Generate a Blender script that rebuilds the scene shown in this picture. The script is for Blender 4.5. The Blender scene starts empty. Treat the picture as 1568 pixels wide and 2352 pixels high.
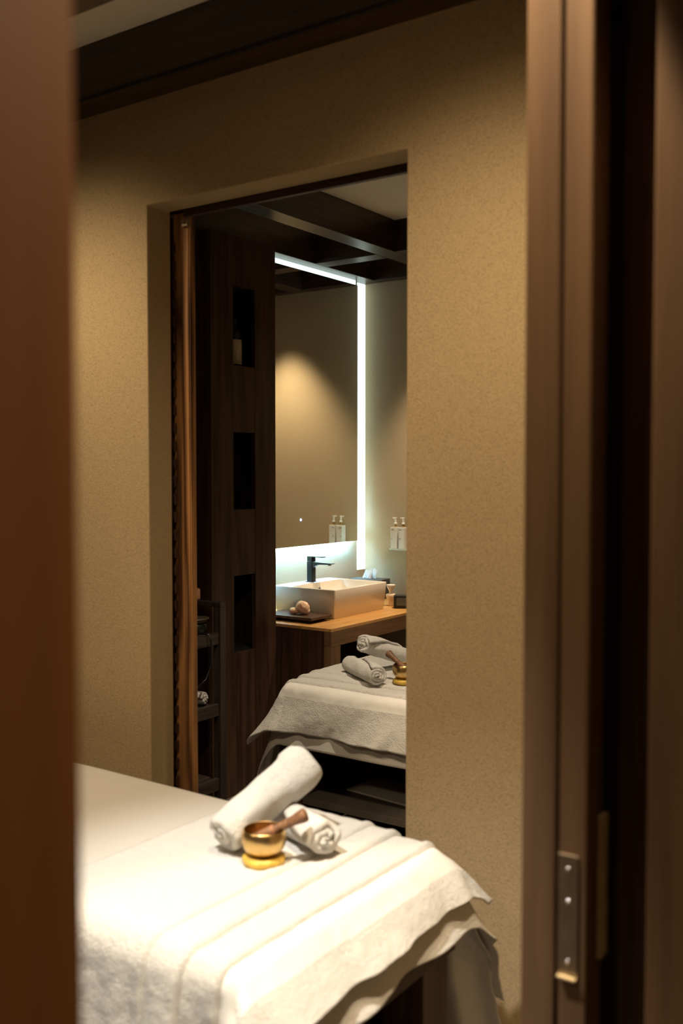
import bpy, bmesh, math, random
from math import sin, cos, pi, radians as R
from mathutils import Vector, Matrix, noise
random.seed(7)
S = bpy.context.scene
C = S.collection

# ------------------------------------------------------------------ camera
TH = R(34.9)
CAMZ = 1.54
cd = bpy.data.cameras.new('camera'); cam = bpy.data.objects.new('camera', cd); C.objects.link(cam)
cam.location = (0, 0, CAMZ)
cam.rotation_euler = (R(90 - 2.28), 0, TH)
cd.sensor_fit = 'VERTICAL'; cd.sensor_height = 36; cd.sensor_width = 24; cd.lens = 35
cd.clip_start = 0.02; cd.clip_end = 60
cd.dof.use_dof = True; cd.dof.focus_distance = 4.6; cd.dof.aperture_fstop = 2.8
S.camera = cam
S.cycles.sample_clamp_indirect = 6

# ------------------------------------------------------------------ world, exposure
w = bpy.data.worlds.new('world'); S.world = w; w.use_nodes = True
w.node_tree.nodes['Background'].inputs[0].default_value = (1.0, 0.72, 0.45, 1)
w.node_tree.nodes['Background'].inputs[1].default_value = 0.012
vs = S.view_settings
vs.view_transform = 'Standard'; vs.look = 'None'; vs.gamma = 1; vs.exposure = 1.2
vs.use_curve_mapping = False

# ------------------------------------------------------------------ lights
WARM = (1.0, 0.77, 0.50)
def spot(name, loc, target, energy, angle, blend=0.6, color=WARM, size=0.04):
    l = bpy.data.lights.new(name, 'SPOT'); l.energy = energy; l.spot_size = R(angle); l.spot_blend = blend
    l.color = color; l.shadow_soft_size = size
    o = bpy.data.objects.new(name, l); C.objects.link(o); o.location = loc
    o.rotation_euler = (Vector(target) - Vector(loc)).to_track_quat('-Z', 'Y').to_euler()
    return o
# treatment room: one downlight over the end of the table, one over its middle
spot('downlight_table_end', (-1.25, 0.78, 2.66), (-1.12, 1.40, 0.7), 100, 47, 0.8, (1.0, 0.95, 0.87))
spot('downlight_table_head', (-2.60, 1.33, 2.68), (-2.70, 2.24, 0.95), 30, 108, 1.0, size=0.10)
spot('downlight_wall', (-0.98, 1.34, 2.68), (-1.08, 2.24, 0.6), 30, 116, 1.0, size=0.10)
spot('fill_lamp_room', (-2.3, -0.2, 2.66), (-2.3, 0.3, 0.7), 28, 120, 1.0, size=0.10)  # added lamp out of view, general fill for the room
# corridor
spot('downlight_corridor', (0.35, 1.26, 2.80), (-0.49, 0.35, 1.3), 20, 90, 0.9)
spot('downlight_doorway', (-0.68, 1.17, 2.84), (-0.68, 1.17, 0), 70, 46, 0.25, size=0.02)
# far room
spot('downlight_basin', (-2.74, 4.90, 2.66), (-2.80, 4.97, 0.7), 46, 78, 0.8)
spot('downlight_counter', (-2.38, 4.50, 2.80), (-2.84, 4.40, 0.78), 62, 38, 0.8)
spot('downlight_far_table', (-1.75, 2.85, 2.66), (-2.1, 3.25, 0.7), 52, 62, 0.8, (1.0, 0.83, 0.62))

# ------------------------------------------------------------------ materials
def newmat(name):
    m = bpy.data.materials.new(name); m.use_nodes = True
    nt = m.node_tree; return m, nt, nt.nodes['Principled BSDF']
def coords(nt, scale=(1, 1, 1)):
    tc = nt.nodes.new('ShaderNodeTexCoord'); mp = nt.nodes.new('ShaderNodeMapping')
    mp.inputs['Scale'].default_value = scale
    nt.links.new(tc.outputs['Object'], mp.inputs[0]); return mp.outputs[0]
def noise_n(nt, vec, scale, detail=4, rough=0.6):
    n = nt.nodes.new('ShaderNodeTexNoise'); n.inputs['Scale'].default_value = scale
    n.inputs['Detail'].default_value = detail; n.inputs['Roughness'].default_value = rough
    nt.links.new(vec, n.inputs['Vector']); return n.outputs['Fac']
def ramp(nt, fac, stops):
    r = nt.nodes.new('ShaderNodeValToRGB'); e = r.color_ramp.elements
    e[0].position, e[0].color = stops[0][0], (*stops[0][1], 1)
    e[1].position, e[1].color = stops[-1][0], (*stops[-1][1], 1)
    for p, c in stops[1:-1]:
        k = e.new(p); k.color = (*c, 1)
    nt.links.new(fac, r.inputs[0]); return r.outputs[0]
def bump(nt, bs, h, strength, dist=0.01):
    b = nt.nodes.new('ShaderNodeBump'); b.inputs['Strength'].default_value = strength
    b.inputs['Distance'].default_value = dist
    nt.links.new(h, b.inputs['Height']); nt.links.new(b.outputs[0], bs.inputs['Normal']); return b
def plain(name, col, rough=0.5, metal=0.0, var=0.12, scale=30, bmp=0.0, spec=0.5, coat=0):
    m, nt, bs = newmat(name)
    v = coords(nt); f = noise_n(nt, v, scale)
    a = tuple(c * (1 - var) for c in col); b = tuple(min(1, c * (1 + var)) for c in col)
    nt.links.new(ramp(nt, f, [(0.3, a), (0.7, b)]), bs.inputs['Base Color'])
    bs.inputs['Roughness'].default_value = rough; bs.inputs['Metallic'].default_value = metal
    bs.inputs['Specular IOR Level'].default_value = spec; bs.inputs['Coat Weight'].default_value = coat
    if bmp: bump(nt, bs, f, bmp, 0.004)
    return m
def wood(name, dark, light, axis='Z', rough=0.45, grain=1.0, spec=0.4, ring=0.35):
    m, nt, bs = newmat(name)
    sc = {'X': (0.05, 1, 1), 'Y': (1, 0.05, 1), 'Z': (1, 1, 0.05)}[axis]
    v = coords(nt, sc)
    f1 = noise_n(nt, v, 120 * grain, 5, 0.65)
    f2 = noise_n(nt, v, 9 * grain, 3, 0.5)
    mu = nt.nodes.new('ShaderNodeMath'); mu.operation = 'MULTIPLY'; mu.inputs[1].default_value = 14
    nt.links.new(f2, mu.inputs[0])
    fr = nt.nodes.new('ShaderNodeMath'); fr.operation = 'PINGPONG'; fr.inputs[1].default_value = 1
    nt.links.new(mu.outputs[0], fr.inputs[0])
    mx = nt.nodes.new('ShaderNodeMix'); mx.inputs[0].default_value = ring
    nt.links.new(f1, mx.inputs[2]); nt.links.new(fr.outputs[0], mx.inputs[3])
    nt.links.new(ramp(nt, mx.outputs[0], [(0.25, dark), (0.75, light)]), bs.inputs['Base Color'])
    bs.inputs['Roughness'].default_value = rough; bs.inputs['Specular IOR Level'].default_value = spec
    bump(nt, bs, mx.outputs[0], 0.25, 0.002)
    return m
def plaster(name, col):
    m, nt, bs = newmat(name)
    v = coords(nt)
    f = noise_n(nt, v, 260, 4, 0.7); g = noise_n(nt, v, 1.3, 3, 0.5)
    c1 = ramp(nt, f, [(0.28, tuple(c * 0.50 for c in col)), (0.45, tuple(c * 0.94 for c in col)), (0.7, tuple(min(1, c * 1.12) for c in col))])
    c2 = ramp(nt, g, [(0.3, (0.88, 0.88, 0.88)), (0.7, (1, 1, 1))])
    mx = nt.nodes.new('ShaderNodeMix'); mx.data_type = 'RGBA'; mx.blend_type = 'MULTIPLY'; mx.inputs[0].default_value = 1
    nt.links.new(c1, mx.inputs[6]); nt.links.new(c2, mx.inputs[7])
    nt.links.new(mx.outputs[2], bs.inputs['Base Color'])
    bs.inputs['Roughness'].default_value = 0.95; bs.inputs['Specular IOR Level'].default_value = 0.15
    bump(nt, bs, f, 0.5, 0.004)
    return m
def terry(name, col, strength=0.6, scale=420, dist=0.004, rib=None):
    m, nt, bs = newmat(name)
    v = coords(nt); f = noise_n(nt, v, scale, 3, 0.7); g = noise_n(nt, v, 38, 3, 0.6)
    a = nt.nodes.new('ShaderNodeMath'); a.operation = 'ADD'
    nt.links.new(f, a.inputs[0]); nt.links.new(g, a.inputs[1])
    nt.links.new(ramp(nt, f, [(0.3, tuple(c * 0.86 for c in col)), (0.65, col)]), bs.inputs['Base Color'])
    bs.inputs['Roughness'].default_value = 1; bs.inputs['Specular IOR Level'].default_value = 0.1
    bs.inputs['Sheen Weight'].default_value = 0.25; bs.inputs['Sheen Roughness'].default_value = 0.5
    bump(nt, bs, a.outputs[0], strength, dist)
    return m
def emit(name, col, strength):
    m, nt, bs = newmat(name)
    bs.inputs['Base Color'].default_value = (*col, 1)
    bs.inputs['Emission Color'].default_value = (*col, 1); bs.inputs['Emission Strength'].default_value = strength
    return m

M = {}
M['plaster'] = plaster('sand plaster', (0.52, 0.39, 0.22))
M['plaster2'] = plaster('sand plaster far room', (0.54, 0.43, 0.28))
M['ceiling'] = plain('ceiling paint', (0.82, 0.77, 0.66), 0.9, var=0.03, scale=4)
M['beam'] = wood('dark beam', (0.018, 0.009, 0.0065), (0.055, 0.029, 0.019), 'X', 0.40, spec=0.5)
M['beamY'] = wood('dark beam cross', (0.018, 0.009, 0.0065), (0.055, 0.029, 0.019), 'Y', 0.33, spec=0.7)
M['dark'] = wood('dark wood', (0.030, 0.013, 0.009), (0.085, 0.042, 0.027), 'Z', 0.45)
M['darkX'] = wood('dark wood level', (0.025, 0.012, 0.009), (0.06, 0.03, 0.02), 'X', 0.5)
M['cab'] = wood('cabinet wood', (0.030, 0.014, 0.0085), (0.10, 0.05, 0.027), 'Z', 0.5, grain=0.9)
M['orange'] = wood('larch stile', (0.08, 0.033, 0.012), (0.42, 0.205, 0.075), 'Z', 0.5, grain=0.9, ring=0.6)
M['jamb'] = wood('walnut jamb', (0.15, 0.084, 0.043), (0.31, 0.182, 0.093), 'Z', 0.5, grain=0.35)
M['jambred'] = wood('red brown jamb', (0.30, 0.118, 0.037), (0.40, 0.160, 0.052), 'Z', 0.55, grain=0.3)
M['oak'] = wood('golden oak worktop', (0.42, 0.21, 0.065), (0.66, 0.37, 0.13), 'Y', 0.35)
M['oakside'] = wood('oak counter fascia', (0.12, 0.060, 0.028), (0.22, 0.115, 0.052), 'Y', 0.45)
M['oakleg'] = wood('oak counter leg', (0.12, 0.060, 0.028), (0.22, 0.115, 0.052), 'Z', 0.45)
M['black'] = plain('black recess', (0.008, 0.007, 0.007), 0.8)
M['floor'] = plain('grey stone floor', (0.17, 0.155, 0.13), 0.45, var=0.25, scale=8)
M['sheet'] = terry('cotton sheet', (0.68, 0.65, 0.60), 0.15, 700, 0.001)
M['towel'] = terry('white terry', (0.84, 0.81, 0.75), 1.0, 260, 0.006)
M['towelrib'] = terry('woven towel band', (0.85, 0.82, 0.76), 0.12, 700, 0.001)
def ribbed(name, col):
    m, nt, bs = newmat(name); v = coords(nt); wv = nt.nodes.new('ShaderNodeTexWave'); wv.inputs['Scale'].default_value = 75
    wv.bands_direction = 'X'; nt.links.new(v, wv.inputs['Vector'])
    nt.links.new(ramp(nt, wv.outputs['Fac'], [(0.1, tuple(c*.90 for c in col)), (0.6, col)]), bs.inputs['Base Color'])
    bs.inputs['Roughness'].default_value = 1; bump(nt, bs, wv.outputs['Fac'], .8, .003); return m
M['ribbed'] = ribbed('ribbed towel band', (0.84, 0.81, 0.75))
M['vinyl'] = plain('mattress vinyl', (0.45, 0.38, 0.30), 0.6)
M['brass'] = plain('hammered brass', (0.62, 0.42, 0.17), 0.30, 1.0, 0.10, 60, 0.1)
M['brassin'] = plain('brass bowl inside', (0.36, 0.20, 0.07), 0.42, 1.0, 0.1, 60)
M['brocade'] = plain('yellow brocade', (0.66, 0.43, 0.07), 0.55, 0.15, 0.35, 55, 0.4)
M['mallet'] = wood('mallet wood', (0.11, 0.05, 0.022), (0.26, 0.13, 0.06), 'X', 0.5, grain=2)
M['cord'] = plain('leather cord', (0.36, 0.15, 0.07), 0.7)
M['china'] = plain('white ceramic', (0.80, 0.75, 0.68), 0.12, 0, 0.01, 4, spec=0.6)
M['tap'] = plain('dark gunmetal', (0.035, 0.04, 0.045), 0.3, 0.7, 0.1)
M['chrome'] = plain('chrome', (0.75, 0.75, 0.75), 0.15, 1.0, 0.02)
M['steel'] = plain('aged steel', (0.42, 0.34, 0.24), 0.45, 0.9, 0.1)
M['brassplate'] = plain('brass edge plate', (0.80, 0.62, 0.34), 0.5, 0.2, 0.1)
M['bottle'] = plain('white bottle', (0.78, 0.76, 0.72), 0.3, 0, 0.01)
M['pump'] = plain('clear white pump', (0.85, 0.84, 0.8), 0.25, 0, 0.01)
M['gold'] = plain('gold collar', (0.42, 0.27, 0.10), 0.3, 1.0, 0.05)
M['ink'] = plain('grey print', (0.12, 0.12, 0.12), 0.7)
M['glassshelf'] = plain('frosted glass shelf', (0.62, 0.74, 0.68), 0.15, 0, 0.02)
M['salt'] = plain('peach salt soap', (0.90, 0.64, 0.45), 0.45, 0, 0.08, 14)
M['salt'].node_tree.nodes['Principled BSDF'].inputs['Subsurface Weight'].default_value = 0.2
M['tissuebox'] = plain('charcoal box', (0.05, 0.055, 0.06), 0.5)
M['tissueboxf'] = plain('grey box front', (0.16, 0.15, 0.15), 0.5)
M['tissue'] = plain('tissue paper', (0.85, 0.84, 0.80), 0.9, 0, 0.01)
M['red'] = plain('red emblem', (0.35, 0.06, 0.03), 0.6)
M['blackplastic'] = plain('black plastic', (0.012, 0.012, 0.013), 0.3)
M['screen'] = plain('grey screen', (0.10, 0.11, 0.10), 0.2)
M['trolley'] = wood('black stained wood', (0.020, 0.014, 0.012), (0.065, 0.048, 0.041), 'Z', 0.5)
M['trolleyY'] = wood('black stained wood level', (0.020, 0.014, 0.012), (0.07, 0.052, 0.043), 'Y', 0.5)
M['candle'] = plain('peach wax', (0.80, 0.45, 0.25), 0.5, 0, 0.05)
M['wax'] = plain('cream wax', (0.80, 0.62, 0.46), 0.5, 0, 0.05)
M['paper'] = plain('pale board', (0.75, 0.72, 0.62), 0.7, 0, 0.05)
M['mat'] = plain('grey shelf lining', (0.12, 0.105, 0.085), 0.8)
M['label'] = plain('cream label', (0.62, 0.54, 0.34), 0.6)
M['led'] = emit('cool led', (0.36, 0.70, 1.0), 75)
M['wallglow'] = emit('led lit wall glow', (0.80, 1.0, 0.93), 0.68)  # emission imitating plaster lit by the mirror's LED
M['blue'] = emit('blue touch light', (0.12, 0.2, 1.0), 6)
mm, nt_, bs_ = newmat('mirror glass'); bs_.inputs['Metallic'].default_value = 1; bs_.inputs['Roughness'].default_value = 0.005
bs_.inputs['Base Color'].default_value = (0.86, 0.88, 0.84, 1); M['mirror'] = mm

# ------------------------------------------------------------------ helpers
def tag(o, label=None, cat=None, group=None, kind=None):
    if label: o['label'] = label
    if cat: o['category'] = cat
    if group: o['group'] = group
    if kind: o['kind'] = kind
    return o
def thing(name, label, cat, loc=(0, 0, 0), rz=0.0, group=None):
    o = bpy.data.objects.new(name, None); C.objects.link(o); o.empty_display_size = 0.05
    o.location = loc; o.rotation_euler = (0, 0, rz)
    return tag(o, label, cat, group)
def obj(name, bm, mat, parent=None, smooth=False, bevel=0, loc=None):
    me = bpy.data.meshes.new(name); bmesh.ops.recalc_face_normals(bm, faces=bm.faces); bm.to_mesh(me); bm.free()
    for m in (mat if isinstance(mat, (list, tuple)) else [mat]): me.materials.append(m)
    if smooth:
        for p in me.polygons: p.use_smooth = True
    o = bpy.data.objects.new(name, me); C.objects.link(o)
    if parent: o.parent = parent
    if loc: o.location = loc
    if bevel:
        b = o.modifiers.new('bevel', 'BEVEL'); b.width = bevel; b.segments = 2; b.limit_method = 'ANGLE'
    return o
def B(): return bmesh.new()
def box(bm, x0, x1, y0, y1, z0, z1, mi=0):
    v = [bm.verts.new(p) for p in [(x0,y0,z0),(x1,y0,z0),(x1,y1,z0),(x0,y1,z0),(x0,y0,z1),(x1,y0,z1),(x1,y1,z1),(x0,y1,z1)]]
    for f in [(0,3,2,1),(4,5,6,7),(0,1,5,4),(1,2,6,5),(2,3,7,6),(3,0,4,7)]:
        bm.faces.new([v[i] for i in f]).material_index = mi
    return v
def bx(*a):
    bm = B(); box(bm, *a); return bm
def struct(name, bm, mat, bevel=0):
    return tag(obj(name, bm, mat, bevel=bevel), kind='structure')
def lathe(bm, prof, seg=48, mat=None, cap=False):
    rings = []
    for r, z in prof:
        if r < 1e-6: rings.append([bm.verts.new((0, 0, z))])
        else: rings.append([bm.verts.new((r*cos(2*pi*i/seg), r*sin(2*pi*i/seg), z)) for i in range(seg)])
    for a, b in zip(rings, rings[1:]):
        for i in range(seg):
            j = (i+1) % seg
            if len(a) == 1 and len(b) == 1: continue
            if len(a) == 1: bm.faces.new((a[0], b[i], b[j]))
            elif len(b) == 1: bm.faces.new((a[i], a[j], b[0]))
            else: bm.faces.new((a[i], a[j], b[j], b[i]))
    if mat: bmesh.ops.transform(bm, matrix=mat, verts=bm.verts)
    return bm
def tube(bm, pts, r, seg=10):
    pts = [Vector(p) for p in pts]; rings = []
    for i, p in enumerate(pts):
        d = (pts[min(i+1, len(pts)-1)] - pts[max(i-1, 0)]).normalized()
        u = d.orthogonal().normalized() if i == 0 else (u - d*u.dot(d)).normalized()
        v = d.cross(u); rr = r[i] if isinstance(r, (list, tuple)) else r
        rings.append([bm.verts.new(p + (u*cos(2*pi*k/seg) + v*sin(2*pi*k/seg))*rr) for k in range(seg)])
    for a, b in zip(rings, rings[1:]):
        for k in range(seg): bm.faces.new((a[k], a[(k+1)%seg], b[(k+1)%seg], b[k]))
    bm.faces.new(rings[0][::-1]); bm.faces.new(rings[-1]); return bm
def sheetmesh(nu, nv, fn, matfn=None):
    bm = B(); g = [[bm.verts.new(fn(i/nu, j/nv)) for j in range(nv+1)] for i in range(nu+1)]
    for i in range(nu):
        for j in range(nv):
            f = bm.faces.new((g[i][j], g[i+1][j], g[i+1][j+1], g[i][j+1]))
            if matfn: f.material_index = matfn((i+.5)/nu, (j+.5)/nv)
    return bm
def solid(o, t, off=-1):
    s = o.modifiers.new('thick', 'SOLIDIFY'); s.thickness = t; s.offset = off
def subd(o, n=1):
    s = o.modifiers.new('sub', 'SUBSURF'); s.levels = n; s.render_levels = n
def roundbox(bm, x0, x1, y0, y1, z0, z1, r, seg=4):
    """box with rounded vertical edges and lightly rounded top"""
    pts = []
    for cx, cy, a0 in ((x1-r, y1-r, 0), (x0+r, y1-r, 90), (x0+r, y0+r, 180), (x1-r, y0+r, 270)):
        for k in range(seg+1):
            a = R(a0 + 90*k/seg); pts.append((cx + r*cos(a), cy + r*sin(a)))
    lo = [bm.verts.new((x, y, z0)) for x, y in pts]; hi = [bm.verts.new((x, y, z1)) for x, y in pts]
    n = len(pts)
    for i in range(n): bm.faces.new((lo[i], lo[(i+1)%n], hi[(i+1)%n], hi[i]))
    bm.faces.new(hi); bm.faces.new(lo[::-1]); return bm

# ------------------------------------------------------------------ the setting
D = 2.24; DB = 2.344           # partition wall faces
OX0, OX1, OZ = -2.307, -1.356, 2.377
bm = B()
outl = [(-4.2, 0), (OX0, 0), (OX0, OZ), (OX1, OZ), (OX1, 0), (-0.50, 0), (-0.50, 2.9), (-4.2, 2.9)]
fa_ = [bm.verts.new((x, D, z)) for x, z in outl]; fb_ = [bm.verts.new((x, DB, z)) for x, z in outl]
bm.faces.new(fa_); bm.faces.new(fb_[::-1])
for k in range(8): bm.faces.new((fa_[k], fa_[(k+1) % 8], fb_[(k+1) % 8], fb_[k]))
struct('wall_back', bm, M['plaster'], 0.004)
struct('floor', bx(-4.3, 1.4, -1.6, 5.4, -0.1, 0), M['floor'])
bm = B()
for y in [2.6 + 0.6*i for i in range(5)]: box(bm, -4.2, -0.6, y-0.002, y+0.002, -0.001, 0.0008)
for x in [-4.0 + 0.6*i for i in range(6)]: box(bm, x-0.002, x+0.002, 2.35, 5.2, -0.001, 0.0008)
struct('trim_1', bm, M['black'])
# near room ceiling and beams
struct('ceiling', bx(-4.3, 1.4, -1.6, 5.4, 2.872, 2.97), M['ceiling'])
struct('trim_2', bx(-4.1, -0.6, D-0.105, D-0.0005, 2.70, 2.8715), M['beam'], 0.003)
struct('trim_3', bx(-4.1, -0.6, 1.62, 1.73, 2.70, 2.8715), M['beam'], 0.003)
struct('trim_4', bx(-4.1, -0.6, 0.5, 0.61, 2.70, 2.8715), M['beam'], 0.003)
bm = B(); box(bm, -4.1, -0.6, D-0.108, D-0.102, 2.700, 2.712)
struct('trim_5', bm, M['black'])
# near room other walls
struct('wall_left', bx(-4.3, -4.2, -1.6, 5.4, 0, 2.9), M['plaster'])
struct('wall_front', bx(-4.3, -0.59, -1.6, -1.5, 0, 2.9), M['plaster'])
# right wall of near room, with the doorway the picture is taken through
bm = B()
box(bm, -0.585, -0.49, -1.5, 0.19, 0, 2.872)
box(bm, -0.585, -0.49, 1.405, D, 0, 2.872)
box(bm, -0.585, -0.49, 0.19, 1.405, 2.72, 2.872)
bmesh.ops.remove_doubles(bm, verts=bm.verts, dist=1e-5)
struct('wall_right', bm, M['plaster'])
struct('wall_corridor', bx(1.3, 1.4, -1.6, 1.5, 0, 2.9), M['plaster'])
struct('wall_corridor_end', bx(-0.02, 1.3, 1.42, 1.5, 0, 2.872), M['plaster'])
# far room
struct('wall_far', bx(-4.2, -0.5, 5.2, 5.3, 0, 2.9), M['plaster2'])
struct('wall_far_left', bx(-3.55, -3.45, 2.6, 5.2, 0, 2.9), M['plaster2'])
struct('wall_far_right', bx(-0.60, -0.50, DB, 5.2, 0, 2.9), M['plaster2'])
n = 6
for x0, x1 in ((-3.45, -3.33), (-2.925, -2.81), (-1.72, -1.61)):
    struct('trim_%d' % n, bx(x0, x1, DB+0.001, 5.199, 2.705, 2.8715), M['beamY'], 0.003); n += 1
for y0, y1 in ((4.52, 4.635), (5.115, 5.199)):
    for x0, x1 in ((-3.3295, -2.9255), (-2.8095, -1.7205), (-1.6095, -0.601)):
        struct('trim_%d' % n, bx(x0, x1, y0, y1, 2.705, 2.8715), M['beam'], 0.003); n += 1


# doorway at the right edge of the picture: jamb, pocket with door leaf, outer casing
def wobj(name, bm, mat, root, smooth=False, bevel=0):
    """a part given in world coordinates under an unrotated root"""
    bmesh.ops.translate(bm, verts=bm.verts, vec=-Vector(root.location))
    return obj(name, bm, mat, root, smooth, bevel)
H = 2.719
jf = thing('door_frame', 'walnut brown doorway post with a steel strike plate, at the right edge', 'door frame', (-0.54, 1.30, 0))
wobj('stop', bx(-0.588, -0.537, 1.288, 1.40, 0.0005, H), M['jamb'], jf, bevel=0.003)
wobj('jamb', bx(-0.5365, -0.4935, 1.293, 1.40, 0.0005, H), M['jamb'], jf, bevel=0.003)
wobj('outer_casing', bx(-0.470, -0.4115, 1.345, 1.40, 0.0005, H), M['dark'], jf, bevel=0.003)
wobj('side_panel', bx(-0.411, -0.025, 1.292, 1.40, 0.0005, H), M['jamb'], jf, bevel=0.003)
sp = wobj('strike_plate', bx(-0.533, -0.504, 1.290, 1.2932, 0.842, 1.012), M['steel'], jf, bevel=0.001)
for z in (0.992, 0.946, 0.862):
    b2 = B(); lathe(b2, [(0, 0.0022), (0.0028, 0.0016), (0.0036, 0)], 16, Matrix.Translation((-0.518, 1.290, z)) @ Matrix.Rotation(R(90), 4, 'X'))
    s_ = wobj('screw', b2, M['chrome'], jf, True); s_.parent = sp; s_['label'] = 'bright screw head'
s_ = wobj('strike_lip', bx(-0.532, -0.505, 1.284, 1.2905, 0.838, 0.842), M['brassplate'], jf, bevel=0.001); s_.parent = sp
dl = bpy.data.objects.new('door_2', None); C.objects.link(dl); dl.location = (-0.482, 1.34, 0); tag(dl, kind='structure')
wobj('leaf_edge', bx(-0.4925, -0.471, 1.352, 1.40, 0.0005, H), M['black'], dl)
wobj('edge_plate', bx(-0.4905, -0.4840, 1.325, 1.3515, 0.86, 1.062), M['brassplate'], dl, bevel=0.001)

lj = thing('door_post', 'blurred reddish brown wooden door post filling the left edge, closest to the camera', 'door post', (-0.54, 0.3, 0))
wobj('post', bx(-0.584, -0.497, 0.195, 0.405, 0.0005, H), M['jambred'], lj, bevel=0.003)
wobj('casing', bx(-0.4965, -0.488, 0.195, 0.4145, 0.0005, H), M['jambred'], lj, bevel=0.003)

# sliding door stile standing open in the opening of the back wall, and its track
dr = bpy.data.objects.new('door_1', None); C.objects.link(dr); dr.location = (-2.7, 2.39, 0); tag(dr, kind='structure')
wobj('stile', bx(-2.318, -2.2505, 2.366, 2.396, 0.012, 2.376), M['orange'], dr, bevel=0.003)
wobj('stile_edge', bx(-2.250, -2.246, 2.369, 2.394, 0.012, 2.374), M['orange'], dr, bevel=0.002)
wobj('panel', bx(-3.10, -2.3185, 2.370, 2.392, 0.012, 2.366), M['dark'], dr)
bm = B()
for k in range(38): box(bm, -2.3060, -2.3010, 2.350, 2.362, 0.10+k*0.058, 0.10+k*0.058+0.034)
wobj('slatted_seal', bm, M['dark'], dr, bevel=0.002)
bm = B(); box(bm, -2.268, -2.244, 2.354, 2.3655, 2.328, 2.354); lathe(bm, [(0, .006), (.007, .005), (.009, 0)], 16, None)
bmesh.ops.translate(bm, verts=[v for v in bm.verts if abs(v.co.x) < 0.02], vec=(-2.256, 2.354, 2.338))
wobj('roller_bracket', bm, M['steel'], dr)
tr = bx(-2.25, -1.20, 2.3445, 2.362, OZ-0.022, OZ-.0005)
struct('trim_18', tr, M['darkX'], 0.001)
struct('trim_20', bx(-3.1, -1.20, 2.366, 2.41, OZ+.002, 2.44), M['darkX'])
struct('trim_19', bx(-1.362, -1.34, 2.3445, 2.41, 0, 2.354), M['oakleg'], 0.001)

# ------------------------------------------------------------------ far room: niche cabinet
cb = thing('niche_cabinet', 'tall brown wooden cabinet with three dark upright niches beside the washbasin counter', 'cabinet', (-3.27, 3.63, 0))
def face_with_holes(xf, xb, ys, zs, holes):
    bm = B()
    for i in range(len(ys)-1):
        for j in range(len(zs)-1):
            if (i, j) in holes: continue
            box(bm, xb, xf, ys[i], ys[i+1], zs[j], zs[j+1])
    bmesh.ops.remove_doubles(bm, verts=bm.verts, dist=1e-5)
    # drop interior double faces
    seen = {}
    for f in bm.faces: seen.setdefault(tuple(sorted(v.index for v in f.verts)), []).append(f)
    return bm
ys = [3.402, 3.558, 3.714, 3.872]
nz = [(2.417, 2.043), (1.731, 1.363), (1.05, 0.68)]
zs = [0.0005, 0.68, 1.05, 1.363, 1.731, 2.043, 2.417, 2.647]
wobj('stile', bx(-3.125, -3.10, ys[0], ys[1]-0.001, 0.0005, 2.647), M['cab'], cb, bevel=0.001)
wobj('stile', bx(-3.125, -3.10, ys[2]+0.001, ys[3], 0.0005, 2.647), M['cab'], cb, bevel=0.001)
for z0, z1 in ((0.0005, 0.68), (1.05, 1.363), (1.731, 2.043), (2.417, 2.647)):
    wobj('rail', bx(-3.125, -3.101, ys[1]-0.001, ys[2]+0.001, z0, z1), M['cab'], cb, bevel=0.0005)
wobj('side_panel', bx(-3.449, -3.1255, 3.402, 3.424, 0.0005, 2.647), M['dark'], cb)
wobj('side_panel', bx(-3.449, -3.1255, 3.850, 3.872, 0.0005, 2.647), M['dark'], cb)
wobj('top_panel', bx(-3.449, -3.1255, 3.4245, 3.8495, 2.625, 2.647), M['dark'], cb)
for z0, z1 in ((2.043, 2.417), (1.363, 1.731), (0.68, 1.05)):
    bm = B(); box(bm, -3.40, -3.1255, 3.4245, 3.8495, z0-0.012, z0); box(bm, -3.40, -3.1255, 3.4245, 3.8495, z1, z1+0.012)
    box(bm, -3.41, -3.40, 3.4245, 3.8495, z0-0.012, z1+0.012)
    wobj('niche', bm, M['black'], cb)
nb = thing('labelled_bottle', 'dark bottle with a cream label, alone in the top niche of the tall cabinet', 'bottle', (-3.165, 3.640, 2.0435))
bm = B(); lathe(bm, [(0, 0), (.033, 0), (.035, .006), (.035, .150), (.026, .172), (.011, .185), (.011, .215), (.014, .217), (.014, .235), (0, .237)], 28)
obj('body', bm, M['blackplastic'], nb, True)
bm = B(); lathe(bm, [(.0353, .012), (.0358, .013), (.0358, .128), (.0353, .129)], 28); obj('label', bm, M['label'], nb, True)

# ------------------------------------------------------------------ washbasin counter
ct = thing('vanity_counter', 'wooden counter with golden oak worktop carrying the white washbasin', 'counter', (-3.12, 4.5, 0))
wobj('worktop', bx(-3.449, -2.787, 3.908, 5.199, 0.765, 0.78), M['oak'], ct, bevel=0.001)
wobj('fascia', bx(-2.83, -2.787, 3.908, 5.199, 0.692, 0.7645), M['oakside'], ct, bevel=0.001)
wobj('end_panel', bx(-3.449, -2.832, 3.908, 3.93, 0.0005, 0.7645), M['dark'], ct, bevel=0.001)
wobj('leg', bx(-2.83, -2.7875, 3.908, 3.988, 0.0005, 0.6915), M['oakleg'], ct, bevel=0.001)
wobj('back_panel', bx(-3.449, -3.43, 3.931, 5.199, 0.0005, 0.7645), M['black'], ct)

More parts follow.
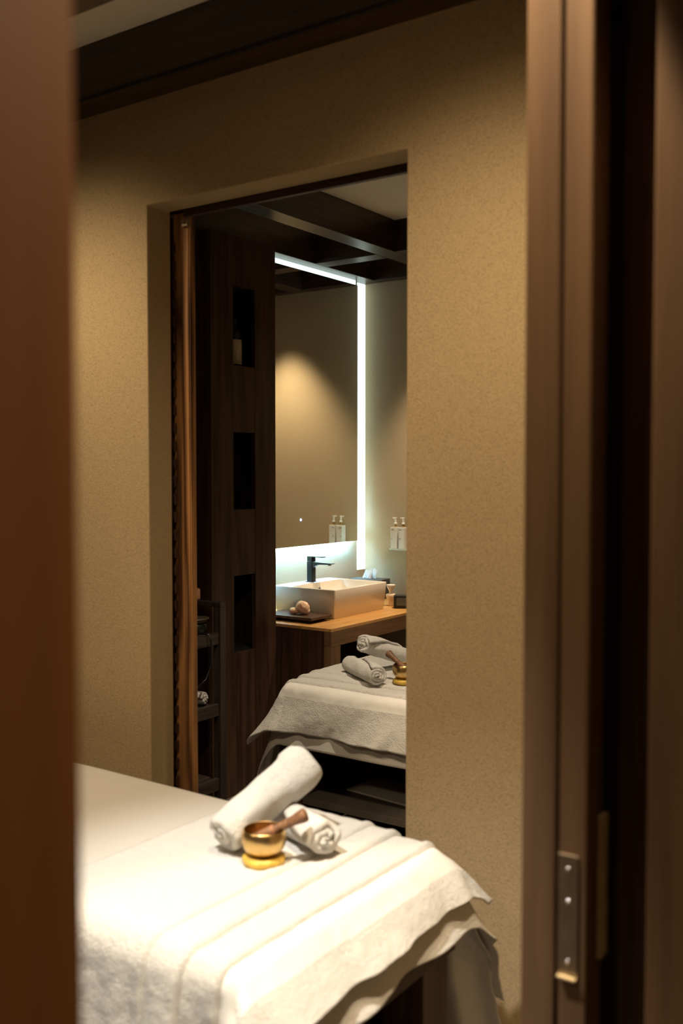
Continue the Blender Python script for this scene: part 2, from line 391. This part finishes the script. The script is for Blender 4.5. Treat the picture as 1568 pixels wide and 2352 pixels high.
ba = thing('washbasin', 'white rectangular ceramic vessel basin on the oak counter', 'washbasin', (-3.155, 4.42, 0.7805))
def basin():
    x0, x1, y0, y1, h = -0.205, 0.205, -0.25, 0.25, 0.152
    rings = []
    def ring(ax0, ax1, ay0, ay1, z, r, seg=5):
        out = []
        for cx, cy, a0 in ((ax1-r, ay1-r, 0), (ax0+r, ay1-r, 90), (ax0+r, ay0+r, 180), (ax1-r, ay0+r, 270)):
            for k in range(seg+1):
                a = R(a0 + 90*k/seg); out.append((cx + r*cos(a), cy + r*sin(a), z))
        return out
    spec = [ring(x0+.02, x1-.012, y0+.012, y1-.012, 0, .006), ring(x0, x1, y0, y1, h-.004, .008), ring(x0+.001, x1-.001, y0+.001, y1-.001, h-.001, .008),
            ring(x0+.004, x1-.004, y0+.004, y1-.004, h, .007), ring(x0+.112, x1-.011, y0+.012, y1-.012, h, .012),
            ring(x0+.115, x1-.014, y0+.015, y1-.015, h-.004, .012), ring(x0+.125, x1-.030, y0+.035, y1-.035, .035, .02), ring(x0+.15, x1-.06, y0+.07, y1-.07, .024, .03)]
    bm = B(); vs = [[bm.verts.new(p) for p in r_] for r_ in spec]
    n_ = len(vs[0])
    for a, b in zip(vs, vs[1:]):
        for i in range(n_): bm.faces.new((a[i], a[(i+1)%n_], b[(i+1)%n_], b[i]))
    bm.faces.new(vs[0][::-1]); bm.faces.new(vs[-1]); return bm
obj('bowl', basin(), M['china'], ba, True)
bm = B(); lathe(bm, [(.008, .0), (.008, .003), (.0125, .003), (.0125, 0)], 24, Matrix.Translation((-0.0865, 0.01, 0.118)) @ Matrix.Rotation(R(78), 4, 'Y'))
lathe_bm = B(); lathe(lathe_bm, [(0, .002), (.0045, .002), (.0045, 0)], 20, Matrix.Translation((-0.0865, 0.01, 0.118)) @ Matrix.Rotation(R(78), 4, 'Y'))
ov = obj('overflow_ring', bm, M['chrome'], ba, True); obj('overflow_cap', lathe_bm, M['blackplastic'], ov, True)
bm = B(); lathe(bm, [(0, .004), (.018, .004), (.022, 0)], 24, Matrix.Translation((.04, 0, .0245))); obj('drain', bm, M['chrome'], ba, True)

fa = thing('faucet', 'dark gunmetal single lever tap on the back rim of the washbasin', 'tap', (-3.295, 4.43, 0.933))
bm = B(); roundbox(bm, -.020, .020, -.018, .018, 0.003, .112, .006); obj('body', bm, M['tap'], fa, bevel=0.001)
bm = B(); roundbox(bm, -.024, .024, -.022, .022, 0, .003, .007); obj('base_flange', bm, M['tap'], fa)
prof = [(.0195, .080), (.035, .090), (.06, .098), (.135, .100), (.150, .106), (.150, .1085), (.0195, .1115)]
bm = B(); a = [bm.verts.new((x, -.016, z)) for x, z in prof]; b = [bm.verts.new((x, .016, z)) for x, z in prof]
for i in range(len(prof)): bm.faces.new((a[i], a[(i+1)%7], b[(i+1)%7], b[i]))
bm.faces.new(a); bm.faces.new(b[::-1])
sp_ = obj('spout', bm, M['tap'], fa, bevel=0.002)
bm = B(); lathe(bm, [(0, -.007), (.009, -.007), (.010, 0), (0, 0)], 20, Matrix.Translation((.125, 0, .0995))); obj('aerator', bm, M['chrome'], sp_, True)
bm = B(); roundbox(bm, -.019, .019, -.0175, .0175, .1135, .1375, .006); lv = obj('cartridge', bm, M['tap'], fa, bevel=.001)
bm = B(); roundbox(bm, -.020, .090, -.018, .018, .138, .142, .006); obj('lever', bm, M['tap'], lv, bevel=.001)

# illuminated mirror
mz0, mz1, my0, my1 = 1.123, 2.672, 3.93, 5.045
mi = thing('lit_mirror', 'large backlit wall mirror above the washbasin, edged by cool white light', 'mirror', (-3.40, 4.5, mz0))
wobj('glass', bx(-3.4055, -3.400, my0, my1, mz0, mz1), M['mirror'], mi)
wobj('back_box', bx(-3.4495, -3.4115, my0+.09, my1-.09, mz0+.09, mz1-.06), M['blackplastic'], mi)
wobj('back_plate', bx(-3.411, -3.406, my0+.005, my1-.005, mz0+.005, mz1-.005), M['bottle'], mi)
for b_ in ((-3.430, -3.4115, my0+.03, my1-.03, mz0+.022, mz0+.035),):
    wobj('light_strip', bx(*b_), M['led'], mi)['label'] = 'glowing cool white light strip'
wobj('wall_glow_strip', bx(-3.4495, -3.418, my0, my1+.005, mz1+.002, 2.7045), M['wallglow'], mi)['label'] = 'long glowing white strip added for the lit wall above the mirror'  # added glow in place of the LED-lit wall above the glass
wobj('wall_glow_strip', bx(-3.4495, -3.446, 5.112, 5.198, 0.935, 2.7045), M['wallglow'], mi)['label'] = 'upright glowing white strip added for the lit wall in the corner'  # added glow for the lit wall between mirror and corner, no real fitting
bm = B(); lathe(bm, [(0, .0012), (.0065, .0012), (.0075, 0)], 24, Matrix.Translation((-3.3998, 4.473, 1.272)) @ Matrix.Rotation(R(90), 4, 'Y'))
wobj('touch_button', bm, M['blue'], mi, True)['label'] = 'small blue glowing touch button'

# tray with salt soap
ty = thing('soap_tray', 'low dark wooden tray on feet, on the counter beside the washbasin', 'tray', (-3.11, 4.06, 0.7805))
bm = B(); box(bm, -.16, .155, -.085, .092, .016, .030); obj('board', bm, M['cab'], ty, bevel=.002)
for x in (-.11, .10):
    bm = B(); box(bm, x-.02, x+.02, -.07, .075, 0, .0158); obj('foot', bm, M['black'], ty, bevel=.002)
def blob(bm, c, r, sx=1, sy=1, sz=1, amp=.12, f=18, seed=0, sub=4):
    res = bmesh.ops.create_icosphere(bm, subdivisions=sub, radius=1)
    for v in res['verts']:
        d = v.co.normalized(); k = 1 + amp*noise.noise(d*2.2 + Vector((seed, 3, 1)))
        v.co = Vector((d.x*sx, d.y*sy, d.z*sz))*r*k + Vector(c)
st = B(); blob(st, (.010, .004, .034), .035, 1.12, .85, .98, .10, seed=2); blob(st, (-.033, -.012, .016), .029, 1.05, .8, .60, .10, seed=7)
blob(st, (.030, .010, .018), .022, .9, .8, .85, .12, seed=9)
zmin = min(v.co.z for v in st.verts)
sl = obj('salt_soap', st, M['salt'], smooth=True, loc=(-3.085, 4.055, 0.811 - zmin))
rm = sl.modifiers.new('fuse', 'REMESH'); rm.mode = 'VOXEL'; rm.voxel_size = .0025; rm.use_smooth_shade = True
sm = sl.modifiers.new('soft', 'SMOOTH'); sm.iterations = 6
tag(sl, 'lumpy peach coloured salt soap on the dark wooden tray', 'soap')

# tissue box
tb = thing('tissue_box', 'charcoal tissue box with a round emblem behind the washbasin', 'tissue box', (-3.30, 5.03, 0.7805), R(6))
bm = B(); box(bm, -.11, .11, -.055, .055, 0, .118); obj('carton', bm, M['tissuebox'], tb, bevel=.002)
bm = B(); box(bm, -.108, .108, -.0562, -.0552, .002, .116); ff = obj('front_panel', bm, M['tissueboxf'], tb)
bm = B(); lathe(bm, [(0, .0012), (.028, .0012), (.028, 0)], 32, Matrix.Translation((.02, -.0563, .078)) @ Matrix.Rotation(R(90), 4, 'X')); obj('emblem', bm, M['blackplastic'], ff)
bm = B(); lathe(bm, [(0, .0012), (.017, .0012), (.017, 0)], 32, Matrix.Translation((.02, -.0576, .074)) @ Matrix.Rotation(R(90), 4, 'X')); obj('emblem_centre', bm, M['red'], ff)
bm = sheetmesh(10, 10, lambda u, v: Vector((-.05+.085*u+.02*v*v+.006*sin(14*u), .012*sin(9*u+3*v)*(1-v*.4), .118+.062*v*(1-.35*abs(u-.75))+.004*sin(17*u))))
ti = obj('tissue', bm, M['tissue'], tb); solid(ti, .0012)
# alarm clock
ck = thing('alarm_clock', 'black rounded digital alarm clock on the right of the counter', 'clock', (-2.885, 4.77, 0.7805), R(28))
bm = B(); roundbox(bm, -.07, .075, -.036, .036, .0, .072, .012)
obj('case', bm, M['blackplastic'], ck, bevel=.006)
bm = B(); box(bm, -.052, .058, -.0375, -.0355, .016, .058); obj('screen', bm, M['screen'], ck, bevel=.001)
# stacked ceramic burner
ob = thing('oil_burner', 'small white ceramic oil burner peeking out between washbasin and clock', 'oil burner', (-3.005, 4.80, 0.7805))
bm = B(); lathe(bm, [(0, 0), (.020, 0), (.022, .004), (.020, .03), (.022, .034), (.028, .05), (.029, .062), (.024, .068), (0, .07)], 32); obj('base', bm, M['wax'], ob, True)
bm = B(); lathe(bm, [(.010, .0705), (.011, .085), (.020, .10), (.026, .118), (.025, .12), (.015, .112), (0, .108)], 32); obj('dish', bm, M['china'], ob, True)

# bottle shelf with two pump bottles
sh = obj('glass_shelf', bx(-.052, .075, -.075, .0, 0, .010), M['glassshelf'], loc=(-3.170, 5.1995, 1.068), bevel=.001)
tag(sh, 'small frosted glass shelf on the far wall holding the pump bottles', 'shelf')
def pump_bottle(x, label, lines):
    t = thing('pump_bottle', label, 'bottle', (x, 5.158, 1.0785), 0, 'pump bottles on the glass shelf')
    bm = B(); roundbox(bm, -.0225, .0225, -.022, .022, 0, .128, .004); obj('body', bm, M['bottle'], t, bevel=.002)
    bm = B(); lathe(bm, [(0, .128), (.0085, .128), (.0085, .146), (0, .146)], 24); obj('collar', bm, M['gold'], t, True)
    bm = B(); lathe(bm, [(0, .1463), (.010, .1463), (.010, .154), (.006, .157), (.006, .175), (.0085, .183), (.0085, .187), (0, .188)], 20)
    box(bm, -.020, .004, -.0045, .0045, .181, .188); obj('pump', bm, M['pump'], t, bevel=.0008)
    for nm_, lo, hi in (('printed_name', .10, .2), ('printed_text', 0, .10)):
        bm = B()
        for x0, x1, z0, z1 in lines:
            if lo < z0 < hi: box(bm, x0, x1, -.0228, -.0222, z0, z1)
        obj(nm_, bm, M['ink'], t)
    return t
def txt(wide):
    o = []; x = -.016
    for k in range(7): o.append((x, x+.0016, .111, .1142 if k not in (2, 5) else .1155)); x += .0024
    x = -.017
    for k in range(wide): o.append((x, x+.0013, .060, .0628)); x += .0021
    x = -.017
    for k in range(wide+4): o.append((x, x+.0009, .0535, .0553)); x += .0016
    return o
pump_bottle(-3.197, 'white square pump bottle with gold collar, left on the glass shelf', txt(3))
pump_bottle(-3.142, 'white square pump bottle beside the wall opening edge, right on the glass shelf', txt(6))

# ------------------------------------------------------------------ trolley
tl = thing('trolley', 'black stained wooden trolley with open tiers in front of the tall cabinet', 'trolley', (-3.12, 3.13, 0))
TX0, TX1, TY0, TY1 = -3.32, -2.955, 2.75, 3.335
for x in (TX0, TX1-.04):
    for y in (TY0, TY1-.04): wobj('post', bx(x, x+.04, y, y+.04, .0005, .94), M['trolley'], tl, bevel=.002)
for y in (TY0, TY1-.04): wobj('top_rail', bx(TX0, TX1, y, y+.04, .9405, .962), M['trolley'], tl, bevel=.003)
for z in (.775, .455, .12):
    bm = B(); box(bm, TX1-.03, TX1-.008, TY0+.041, TY1-.041, z, z+.055); box(bm, TX0+.008, TX0+.03, TY0+.041, TY1-.041, z, z+.055)
    box(bm, TX0+.0305, TX1-.0305, TY0+.02, TY1-.012, z+.02, z+.04)
    wobj('shelf', bm, M['trolleyY'], tl, bevel=.002)
cn = B(); lathe(cn, [(0, 0), (.03, 0), (.032, .004), (.032, .045), (.028, .05), (.012, .047), (0, .046)], 28)
cno = obj('candle', cn, M['candle'], smooth=True, loc=(-3.135, 3.315, .9625)); tag(cno, 'peach coloured candle on the top rail of the black trolley', 'candle')
pt = thing('warmer_pot', 'dark warmer pot with steel rim on the upper tier of the black trolley', 'pot', (-3.055, 3.235, .8155))
bm = B(); lathe(bm, [(0, 0), (.05, 0), (.058, .01), (.055, .05), (.05, .055), (0, .055)], 32); obj('base', bm, M['blackplastic'], pt, True)
bm = B(); lathe(bm, [(.052, .06), (.066, .075), (.068, .078), (.060, .078), (.045, .064), (0, .062)], 32); obj('bowl', bm, M['steel'], pt, True)
bm = B(); tube(bm, [(-2.985, 3.20, .835), (-2.950, 3.215, .832), (-2.940, 3.22, .80), (-2.940, 3.22, .70), (-2.944, 3.19, .64), (-2.944, 3.14, .615), (-2.944, 3.08, .63), (-2.942, 3.05, .70), (-2.942, 3.04, .81)], .0035, 8)
o = obj('power_cord', bm, M['blackplastic'], smooth=True); tag(o, 'black cord looping down below the upper tier of the trolley', 'cord')

# ------------------------------------------------------------------ treatment tables
TOP = 0.69
def frange(a, b, step, fine=(), fs=0.0015, fr=0.014):
    v = []; x = a
    while x < b - 1e-9:
        v.append(x)
        near = any(abs(x-f) < fr for f in fine); x += fs if near else step
    v.append(b); return v
def drape(ps, qs, core, z0, r, angf, warp, off, matfn=None):
    x0, x1, y0, y1 = core
    def pt(p, q):
        cx = min(max(p, x0), x1); cy = min(max(q, y0), y1); ex, ey = p-cx, q-cy; L = math.hypot(ex, ey)
        n_ = off(p, q)
        if L < 1e-9: return Vector((p, q, z0 + n_))
        ux, uy = ex/L, ey/L; a = angf(ux, uy)
        if L < r*a: th = L/r; h = r*sin(th); d = r*(1-cos(th))
        else: th = a; h = r*sin(a) + (L-r*a)*cos(a); d = r*(1-cos(a)) + (L-r*a)*sin(a)
        h += warp(p, q, L, ux, uy)
        h += n_*sin(th); d -= n_*cos(th)
        return Vector((cx + ux*h, cy + uy*h, z0 - d))
    bm = B(); g = [[bm.verts.new(pt(p, q)) for q in qs] for p in ps]
    for i in range(len(ps)-1):
        for j in range(len(qs)-1):
            f = bm.faces.new((g[i][j], g[i+1][j], g[i+1][j+1], g[i][j+1]))
            if matfn: f.material_index = matfn(ps[i], qs[j])
    return bm
HW = 0.35
CORE = (-1.80, -0.012, -HW+.025, HW-.025)
LINES = (-0.180, -0.105, -0.018)
def sm(x): x = min(max(x, 0), 1); return x*x*(3-2*x)
def towel_off(p, q):
    o = 0.0
    for l in LINES:
        d = l + .004*sin(q*5+l*30) + .002*noise.noise(Vector((q*9, l*50, 0))) - p
        hgt = .004 if l < -.15 else .008
        o += hgt*sm(d/.005 + .5) + .0035*math.exp(-((d-.009)/.007)**2) - .0025*math.exp(-((d+.004)/.003)**2)
    n_ = noise.noise(Vector((p*7, q*7, 2)))*.002 + noise.noise(Vector((p*40, q*40, 5)))*.0016
    return o + n_
def table(root, label_side):
    box_ = lambda *a: bx(*a)
    obj('frame', box_(-1.85, 0.028, -.385, .385, .455, .590), M['darkX'], root, bevel=.004)
    mt = B(); roundbox(mt, -1.84, 0.0, -HW, HW, .5985, TOP-.012, .03); obj('mattress', mt, M['vinyl'], root, True, bevel=.012)
    for x in (-1.83, -.095):
        for y in (-.37, .26): obj('leg', box_(x, x+.11, y, y+.11, .0005, .4545), M['dark'], root, bevel=.003)
    for y in (-.34, .325): obj('side_panel', box_(-1.7195, -.0955, y, y+.015, .06, .4545), M['dark'], root)
    obj('end_panel', box_(-1.79, -1.775, -.2595, .2595, .06, .4545), M['dark'], root)
    obj('shelf', box_(-1.7195, .005, -.2595, .2595, .225, .2535), M['mat'], root, bevel=.002)
T1 = (-1.088, 1.59, 0)
T2 = (-2.10, 3.118, 0)
t1 = thing('treatment_table', 'dark wooden treatment table in the foreground under brightly lit white towels', 'treatment table', T1)
table(t1, 0)
t2 = thing('treatment_table', 'dark wooden treatment table in the far room, seen through the wall opening', 'treatment table', T2, R(-90))
table(t2, 0)

def place(o, T, rz): o.location = (T[0], T[1], 0); o.rotation_euler = (0, 0, rz); return o
# near table: sheet, then the folded towel laid across its end
def nz(a, b, c=0.0): return noise.noise(Vector((a, b, c)))
def ang1(ux, uy):
    if uy < -.3: return R(86)
    return R(73 - 10*abs(2*ux*uy))
def warp1(p, q, L, ux, uy):
    return L*(.05*nz(p*9, 1) + .05*nz(q*9, 4)) + L*L*.18*max(0, 2*ux*uy)
bm = drape(frange(-1.79, .15, .012), frange(-HW+.025-.42, HW-.025+.62, .012), CORE, TOP, .03, ang1, warp1,
           lambda p, q: .0012*nz(p*5, q*5, 1))
o = place(obj('bed_sheet', bm, M['sheet'], smooth=True), T1, 0); solid(o, .003)
tag(o, 'plain cream bed sheet on the foreground table, under the towels', 'sheet')
def ang2(ux, uy):
    if ux > abs(uy): return R(47)
    return R(80 - 37*abs(2*ux*uy)) if uy > 0 else R(84 - 10*abs(2*ux*uy))
def warp2(p, q, L, ux, uy):
    w_ = .18*nz(q*6, 2.5, L*5)*abs(ux) + .05*nz(q*17, 7.5, L*9)*abs(ux) + .12*nz(p*12, 5)*abs(uy)
    return L*w_ + L*.12*max(0, ux*uy)
def tmat(p, q):
    return 1 if (-.016 < p < .050) else 0
bm = drape(frange(-.525, .127, .008, LINES), frange(-HW+.025-.50, HW-.025+.15, .008), CORE, TOP+.004, .034, ang2, warp2, towel_off, tmat)
o = place(obj('bath_towel', bm, [M['towel'], M['towelrib']], smooth=True), T1, 0); solid(o, .005, 1)
tag(o, 'thick white terry towel folded in layers across the foreground table end', 'towel')
# a second towel layer whose hem shows below the first
bm = drape(frange(-.40, .180, .008), frange(-HW+.025-.46, HW-.025+.42, .008), CORE, TOP+.0015, .031,
           lambda ux, uy: R(86) if uy < -.3 else R(58) if ux > abs(uy) else R(72 - 10*abs(2*ux*uy)), lambda p, q, L, ux, uy: L*(.16*nz(q*6, 9, L*4)*abs(ux)+.08*nz(p*9, 3)*abs(uy)) - .001 + L*L*.22*max(0, 2*ux*uy),
           lambda p, q: 0)
o = place(obj('bath_towel', bm, M['towel'], smooth=True), T1, 0); solid(o, .003)
tag(o, 'thin white towel whose hem shows below the folded towel on the foreground table', 'towel')

# far table
def warp3(p, q, L, ux, uy):
    w_ = .20*nz(q*6+p*4, 1.5, L*5)*abs(ux) + .10*nz(q*15+p*9, 3.3, L*8)*abs(ux) + .10*nz(p*10, 6)*abs(uy)
    return L*w_ + L*.10*max(0, -ux*uy)
bm = drape(frange(-1.79, .235, .014), frange(-HW+.025-.40, HW-.025+.36, .014), CORE, TOP, .03, lambda ux, uy: R(76 - 4*abs(2*ux*uy)),
           lambda p, q, L, ux, uy: L*(.03*nz(q*6, 3)*abs(ux)+.12*nz(p*9, 8)*abs(uy)), lambda p, q: 0)
o = place(obj('bed_sheet', bm, M['sheet'], smooth=True), T2, R(-90)); solid(o, .003)
tag(o, 'cream bed sheet hanging at the corner of the far table', 'sheet')
bm = drape(frange(-.70, .185, .007, LINES), frange(-HW+.025-.225, HW-.025+.20, .008), CORE, TOP+.004, .036,
           lambda ux, uy: R(74 - 15*abs(2*ux*uy)), warp3, towel_off, tmat)
o = place(obj('bath_towel', bm, [M['towel'], M['towelrib']], smooth=True), T2, R(-90)); solid(o, .006, 1)
tag(o, 'white terry towel with ribbed band folded over the end of the far table', 'towel')

# things on the far table's lower shelf
o = obj('tray_board', bx(-.15, .15, -.10, .10, 0, .008), M['paper'], loc=(-2.10, 3.36, .2545), bevel=.001); o.rotation_euler.z = R(-6)
tag(o, 'pale flat board lying on the lower shelf of the far table', 'board')
o = obj('storage_box', bx(-.06, .06, -.05, .05, 0, .05), M['cab'], loc=(-2.40+.11, 3.50, .2545), bevel=.002)
tag(o, 'small dark wooden box on the lower shelf of the far table', 'box')

# ------------------------------------------------------------------ rolled towels
def roll(name, c0, c1, rad, label, group, turns=3.3, spin=0.0, seam=0.0, seed=0, squash=.92, band=None, fold=.0):
    c0, c1 = Vector(c0), Vector(c1); ln = (c1-c0).length; seg = 30; N = int(turns*seg); nx = 36
    th = (rad-.006)/turns*.86; bm = B(); rings = []
    for i in range(nx+1):
        x = i/nx; xx = (x-.5)*ln; prof = []
        tot = 2*pi*(turns + seam*(x-.5))
        endr = 1 - .05*(max(0, 1-min(x, 1-x)/.04))**2
        for k in range(N+1):
            f = k/N; a = f*tot; r_ = (.007 + (rad-.007)*f)*endr
            nn = noise.noise(Vector((xx*14+seed, cos(a)*1.3, sin(a)*1.3+f*3)))*.13 + noise.noise(Vector((xx*55+seed, cos(a)*5, sin(a)*5)))*.018
            r_ += fold*sm((x-(.76+.09*sin(a+spin+1.2)))/.03)*(f > .6)
            r_ *= 1+nn; prof.append((r_, a))
        def P_(r_, a, f):
            e = (noise.noise(Vector((a*1.1, seed, x)))*.010)*(2*x-1)
            return bm.verts.new((xx + e + (f-1)*.010*(2*x-1)*-1, r_*cos(a+spin), r_*sin(a+spin)*squash))
        outer = [P_(r_, a, k/N) for k, (r_, a) in enumerate(prof)]
        inner = [P_(max(r_-th, .001), a, k/N) for k, (r_, a) in enumerate(prof)]
        rings.append(outer + inner[::-1])
    n_ = len(rings[0])
    for a, b in zip(rings, rings[1:]):
        for k in range(n_): bm.faces.new((a[k], a[(k+1)%n_], b[(k+1)%n_], b[k]))
    for rg, fl in ((rings[0], 1), (rings[-1], 0)):
        for k in range(N):
            q = (rg[k], rg[k+1], rg[n_-2-k], rg[n_-1-k]); bm.faces.new(q if fl else q[::-1])
    for f in bm.faces:
        xc = f.calc_center_median().x/ln + .5
        if band and band[0] < xc < band[1]: f.material_index = 1
    o = obj(name, bm, [M['towel'], M['ribbed']], smooth=True)
    o.location = (c0+c1)/2; o.rotation_euler = (c1-c0).to_track_quat('X', 'Z').to_euler()
    return tag(o, label, 'towel', group)
ZT = TOP + .012 + .009
roll('rolled_towel', (-1.418, 1.582, ZT+.056), (-1.368, 1.805, ZT+.163), .055, 'rolled white towel leaning up over the other roll, on the foreground table', 'rolled towels on the foreground table', 2.3, 2.7, -.35, 3, band=(.16, .46), fold=.006)
roll('rolled_towel', (-1.46, 1.790, ZT+.047), (-1.225, 1.695, ZT+.047), .048, 'rolled white towel lying flat behind the brass bowl, on the foreground table', 'rolled towels on the foreground table', 2.3, .4, .3, 8)

# ------------------------------------------------------------------ singing bowls
def bowl_set(x, y, z, aim, group, lab):
    cu = B(); pr = [(0, .001), (.030, 0), (.042, .004), (.046, .012), (.044, .019), (.036, .0235), (.022, .022), (0, .020)]
    lathe(cu, pr, 64)
    for v in cu.verts:
        a = math.atan2(v.co.y, v.co.x); k = 1 + .02*sin(a*9); v.co.x *= k; v.co.y *= k
    c_ = obj('bowl_cushion', cu, M['brocade'], smooth=True, loc=(x, y, z)); tag(c_, 'round golden yellow brocade cushion under the %s' % lab, 'cushion')
    b_ = thing('singing_bowl', lab + ' on its yellow cushion', 'bowl', (x, y, z+.0215))
    bm = B(); lathe(bm, [(0, 0), (.022, .0005), (.034, .006), (.043, .016), (.0475, .029), (.0475, .040), (.0455, .050), (.0435, .0545), (.0425, .0555)], 64)
    obj('body', bm, M['brass'], b_, True)
    bm = B(); lathe(bm, [(.0425, .0555), (.0412, .0545), (.0430, .048), (.0448, .038), (.0445, .029), (.040, .018), (.031, .010), (0, .006)], 64)
    obj('inside', bm, M['brassin'], b_, True)['label'] = 'darker brass inside'
    # mallet resting inside the bowl and over the rim
    zb = z+.0215
    ax = Vector((cos(aim), sin(aim), 0))
    p0 = Vector((x, y, zb+.0)) - ax*.026 + Vector((0, 0, .027)); p1 = Vector((x, y, zb)) + ax*.089 + Vector((0, 0, .088))
    m_ = thing('mallet', 'turned brown wooden mallet leaning in the %s' % lab, 'mallet', p0)
    m_.rotation_euler = (p1-p0).to_track_quat('Z', 'Y').to_euler(); L = (p1-p0).length
    bm = B(); lathe(bm, [(0, 0), (.010, .001), (.0125, .006), (.0125, .045), (.0115, .05), (.0100, .056), (.0097, .075), (.0105, L-.03), (.0135, L-.014), (.0150, L-.004), (.0138, L), (0, L+.001)], 32)
    obj('handle', bm, M['mallet'], m_, True)
    bm = B()
    for kz in (.050, .054): 
        b3 = lathe(B(), [(.0105, kz-.0018), (.0132, kz), (.0105, kz+.0018)], 24)
        me_ = bpy.data.meshes.new('ring'); b3.to_mesh(me_); b3.free(); bm.from_mesh(me_)
    obj('cord_wrap', bm, M['cord'], m_, True)
bowl_set(-1.315, 1.600, TOP+.004+.0195+.002, R(-6+35), 'x', 'brass singing bowl on the foreground table')
bowl_set(-2.003, 3.300, TOP+.004+.0195+.002, R(168), 'x', 'brass singing bowl on the far table')
roll('rolled_towel', (-2.300, 3.360, ZT+.044), (-2.068, 3.205, ZT+.044), .046, 'rolled white towel with its spiral end forward, lying flat on the far table', 'rolled towels on the far table', 3.1, .6, .3, 12)
roll('rolled_towel', (-2.222, 3.335, ZT+.136), (-2.165, 3.560, ZT+.060), .046, 'rolled white towel resting on top of the other roll, on the far table', 'rolled towels on the far table', 3.0, 2.0, -.3, 21)
roll('rolled_towel', (-3.20, 3.20, .455+.04+.036), (-3.020, 3.265, .455+.04+.036), .036, 'small rolled white towel on the middle tier of the black trolley', None, 2.4, .4, 0, 31)
